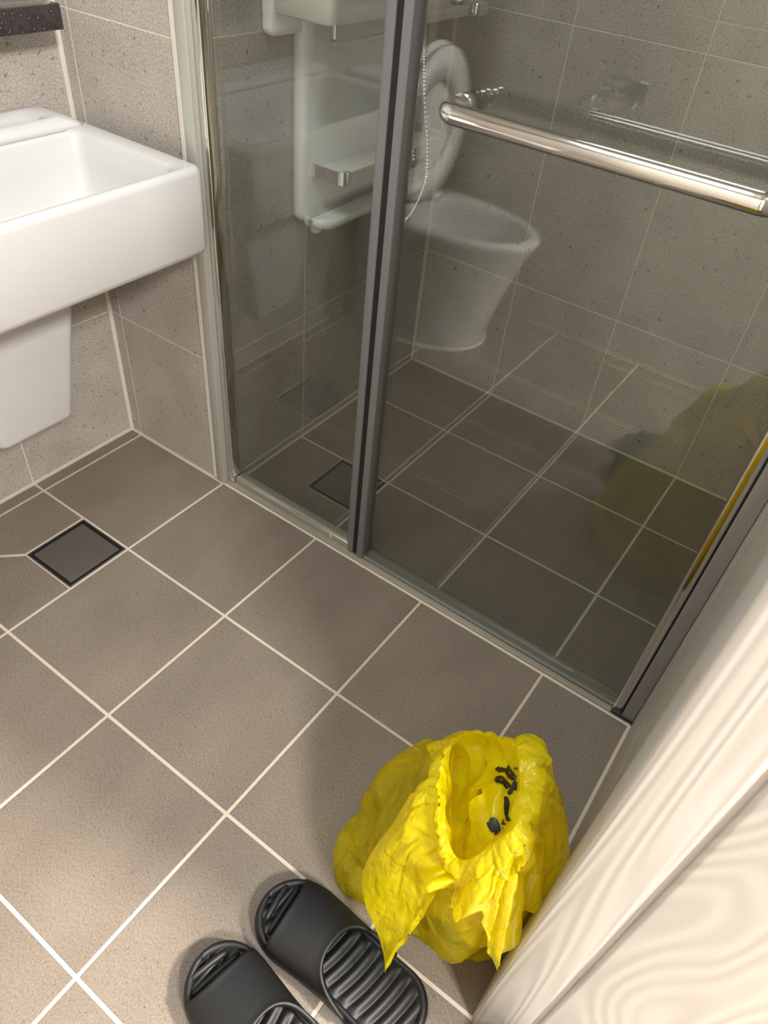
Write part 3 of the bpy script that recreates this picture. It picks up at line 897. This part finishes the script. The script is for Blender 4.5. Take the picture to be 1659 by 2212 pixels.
ridge = [(0.912, -0.475, 0.426), (0.908, -0.490, 0.417), (0.924, -0.525, 0.411), (0.941, -0.555, 0.408), (0.956, -0.575, 0.405), (0.969, -0.585, 0.397),
         (0.982, -0.590, 0.395), (0.992, -0.590, 0.406), (1.001, -0.590, 0.434), (1.010, -0.580, 0.462), (1.017, -0.575, 0.484), (1.021, -0.565, 0.495),
         (1.013, -0.545, 0.499), (1.002, -0.525, 0.500), (0.990, -0.505, 0.501), (0.977, -0.485, 0.492), (0.961, -0.475, 0.468), (0.941, -0.470, 0.454), (0.922, -0.470, 0.436)]
s1 = [(0.888, -0.470, 0.388), (0.903, -0.505, 0.420), (0.921, -0.545, 0.430), (0.939, -0.575, 0.418), (0.952, -0.592, 0.399), (0.966, -0.602, 0.391), (0.978, -0.606, 0.386), (0.996, -0.605, 0.398), (1.008, -0.605, 0.427), (1.022, -0.595, 0.462), (1.032, -0.590, 0.486), (1.041, -0.570, 0.498), (1.043, -0.540, 0.503), (1.039, -0.505, 0.503), (1.015, -0.475, 0.510), (0.981, -0.455, 0.487), (0.956, -0.455, 0.454), (0.933, -0.455, 0.439), (0.908, -0.455, 0.411)]
s2 = [(0.878, -0.470, 0.368), (0.893, -0.510, 0.416), (0.902, -0.553, 0.411), (0.910, -0.588, 0.382), (0.925, -0.615, 0.328), (0.956, -0.622, 0.352), (0.976, -0.625, 0.388), (0.995, -0.615, 0.350), (1.013, -0.615, 0.383), (1.030, -0.605, 0.425), (1.049, -0.600, 0.402), (1.062, -0.585, 0.445), (1.066, -0.540, 0.449), (1.062, -0.495, 0.445), (1.037, -0.455, 0.441), (0.996, -0.440, 0.479), (0.955, -0.440, 0.435), (0.931, -0.440, 0.415), (0.895, -0.440, 0.379)]
s3 = [(0.870, -0.475, 0.348), (0.879, -0.515, 0.391), (0.876, -0.557, 0.319), (0.864, -0.592, 0.267), (0.916, -0.632, 0.135), (0.948, -0.640, 0.205), (0.971, -0.635, 0.344), (0.996, -0.625, 0.309), (1.016, -0.625, 0.336), (1.032, -0.610, 0.387), (1.066, -0.598, 0.280), (1.078, -0.590, 0.288), (1.086, -0.550, 0.347), (1.087, -0.510, 0.358), (1.062, -0.445, 0.375), (1.009, -0.435, 0.457), (0.957, -0.430, 0.413), (0.932, -0.430, 0.387), (0.884, -0.430, 0.346)]
ctr = Vector((0.968, -0.530, 0.0))
def inner(f, dz):
    return [ctr + (Vector(p) - ctr) * f + Vector((0, 0, p[2] * (1 - f) + dz - 0.35 * dz * 0)) for p in ridge]
# collar: inside of the mouth, over the ridge, skirt hanging outside
valley = []
for k in range(19):
    a_, b_ = Vector(s1[k]), Vector(s2[k])
    q = a_.lerp(b_, 0.35)
    if 1 <= k <= 6:
        q = a_.lerp(b_, 0.12) + Vector((0.010, 0.012, (-0.008, -0.012, -0.016, -0.02, -0.02, -0.015)[k - 1]))
    valley.append(q)
lipgrid = loft([ridge, s1, valley, s2, s3], 13, 11, True)
nr_, nc_ = len(lipgrid), len(lipgrid[0])
for i in range(nr_):
    t = i / (nr_ - 1)
    for j in range(nc_):
        th = 2 * pi * j / nc_
        rg_ = lambda R_, z_: abs(noise.noise(Vector((cos(th) * R_, sin(th) * R_, z_)))) * 2.2 - 0.45
        pl = rg_(2.4, t * 0.7 + 3.0)
        pl2 = rg_(5.5, t * 1.2 + 8.0)
        rag = noise.noise(Vector((cos(th) * 4.5, sin(th) * 4.5, 1.0)))
        out_ = Vector((lipgrid[i][j].x - 0.968, lipgrid[i][j].y + 0.53, 0)).normalized()
        f = max(0.0, t - 0.22)
        lipgrid[i][j] = lipgrid[i][j] + out_ * f * (0.024 * pl + 0.005 * pl2) + Vector((0, 0, 0.03 * t * t * rag))
lip, lipg = sheet('lip_skirt', lipgrid, 'bag_film', True, 0.005, 13.0, 2.0, fade0=0.4)
relax(lip, 0.10, 0.12, 24, 0.15, lambda r_: 1.0 if r_ == 0 else (0.20 if r_ < 10 else 0.02), nc_, 15.0)
mouth, mg = sheet('mouth_lining', loft([ridge, inner(0.93, -0.022), inner(0.80, -0.05), inner(0.55, -0.07), inner(0.02, -0.062)], 12, 14, True), 'bag_film', True, 0.016, 14.0, 7.0, fade0=0.3)
# black printed brush strokes on the inside of the mouth (row, column on the lining; width in mm)
STROKES = [
    (4.0, [(23, 222), (24, 216), (22, 202), (17, 192)]), (4.0, [(22, 213), (19, 203), (16, 194)]), (3.6, [(15, 201), (7, 193)]),
    (3.0, [(21, 189), (27, 202), (30, 214), (32, 211), (29, 201), (26, 192)]), (3.4, [(12, 192), (16, 186), (22, 184)]),
    (3.4, [(10, 186), (14, 182)]), (4.6, [(23, 183), (22, 175), (20, 169), (12, 158)]),
    (7.5, [(37, 143), (37, 155), (32, 151), (24, 145)]), (4.2, [(25, 164), (17, 157)]), (3.6, [(25, 158), (19, 152)])]
def on_grid(g_, r_, c_):
    i0 = max(0, min(len(g_) - 2, int(r_))); j0 = int(c_); fr, fc = r_ - i0, c_ - j0
    n_ = len(g_[0])
    a_ = g_[i0][j0 % n_].lerp(g_[i0][(j0 + 1) % n_], fc); b_ = g_[i0 + 1][j0 % n_].lerp(g_[i0 + 1][(j0 + 1) % n_], fc)
    return a_.lerp(b_, fr)
bm = bmesh.new()
aim = Vector((1.0, -0.60, 0.75))
for w_, pts_ in STROKES:
    dense = catmull([(r_, c_, 0) for r_, c_ in pts_], 10)
    pos = [on_grid(mg, q.x, q.y) for q in dense]
    prev = None
    for k, p in enumerate(pos):
        t = (pos[min(k + 1, len(pos) - 1)] - pos[max(k - 1, 0)]).normalized()
        to_eye = (aim - p).normalized()
        side = t.cross(to_eye).normalized()
        hw_ = w_ * 0.00075 * (1.0 + 0.12 * sin(k * 0.9)) * (0.55 if k in (0, len(pos) - 1) else 1.0)
        q = p + to_eye * 0.0045
        cur = (bm.verts.new(q - side * hw_), bm.verts.new(q + side * hw_))
        if prev: bm.faces.new((prev[0], prev[1], cur[1], cur[0]))
        prev = cur
P(bag, link('print', bm_mesh(bm, 'print', True), 'print_black'))
# outer body
body_rings = [
    [(0.815, -0.47, 0.003), (0.84, -0.37, 0.003), (0.94, -0.33, 0.003), (1.05, -0.35, 0.003), (1.080, -0.44, 0.003), (1.050, -0.525, 0.003), (0.945, -0.548, 0.003), (0.825, -0.560, 0.003)],
    [(0.797, -0.46, 0.06), (0.815, -0.355, 0.07), (0.94, -0.31, 0.07), (1.055, -0.335, 0.07), (1.082, -0.44, 0.07), (1.058, -0.540, 0.07), (0.95, -0.562, 0.07), (0.812, -0.562, 0.045)],
    [(0.795, -0.455, 0.13), (0.825, -0.365, 0.14), (0.945, -0.325, 0.14), (1.055, -0.35, 0.14), (1.082, -0.45, 0.14), (1.058, -0.548, 0.14), (0.96, -0.572, 0.14), (0.852, -0.550, 0.13)],
    [(0.820, -0.455, 0.21), (0.840, -0.395, 0.22), (0.95, -0.36, 0.22), (1.05, -0.375, 0.22), (1.080, -0.46, 0.22), (1.058, -0.556, 0.22), (0.97, -0.582, 0.22), (0.878, -0.545, 0.21)],
    [(0.862, -0.475, 0.30), (0.872, -0.425, 0.32), (0.955, -0.40, 0.32), (1.035, -0.41, 0.33), (1.068, -0.47, 0.33), (1.050, -0.556, 0.33), (0.985, -0.585, 0.32), (0.918, -0.545, 0.30)],
    [(0.914, -0.49, 0.410), (0.917, -0.470, 0.424), (0.945, -0.466, 0.448), (0.985, -0.480, 0.480), (1.006, -0.53, 0.485), (1.010, -0.568, 0.470), (0.985, -0.580, 0.395), (0.948, -0.550, 0.400)]]
bgrid = loft(body_rings, 12, 18, True)
bodyo, _ = sheet('bag_body', bgrid, 'bag_film_thin', True, 0.016, 8.5, 11.0, fade1=0.15)
nrb = len(bgrid)
relax(bodyo, 0.09, 0.1, 22, 0.12, lambda r_: 1.0 if r_ in (0, nrb - 1) else (0.35 if r_ < 3 or r_ > nrb - 8 else 0.03), len(bgrid[0]), 15.0)
# crumpled contents showing through
inn = [[Vector((0.955, -0.455, 0)) + (Vector((x, y, 0)) - Vector((0.965, -0.47, 0))) * 0.70 + Vector((0.020, -0.020, 0.006 + z * 0.85)) for x, y, z in r] for r in body_rings[:5]]
inn.append([Vector((0.955, -0.50, 0)) + (Vector((x, y, 0)) - Vector((0.955, -0.50, 0))) * 0.5 + Vector((0, 0, 0.335)) for x, y, z in body_rings[4]])
sheet('inner_bag', loft(inn, 14, 24, True), 'bag_film', True, 0.026, 11.0, 23.0, cap=True)

# ------------------------------------------------------------------ finish
bpy.context.view_layer.update()
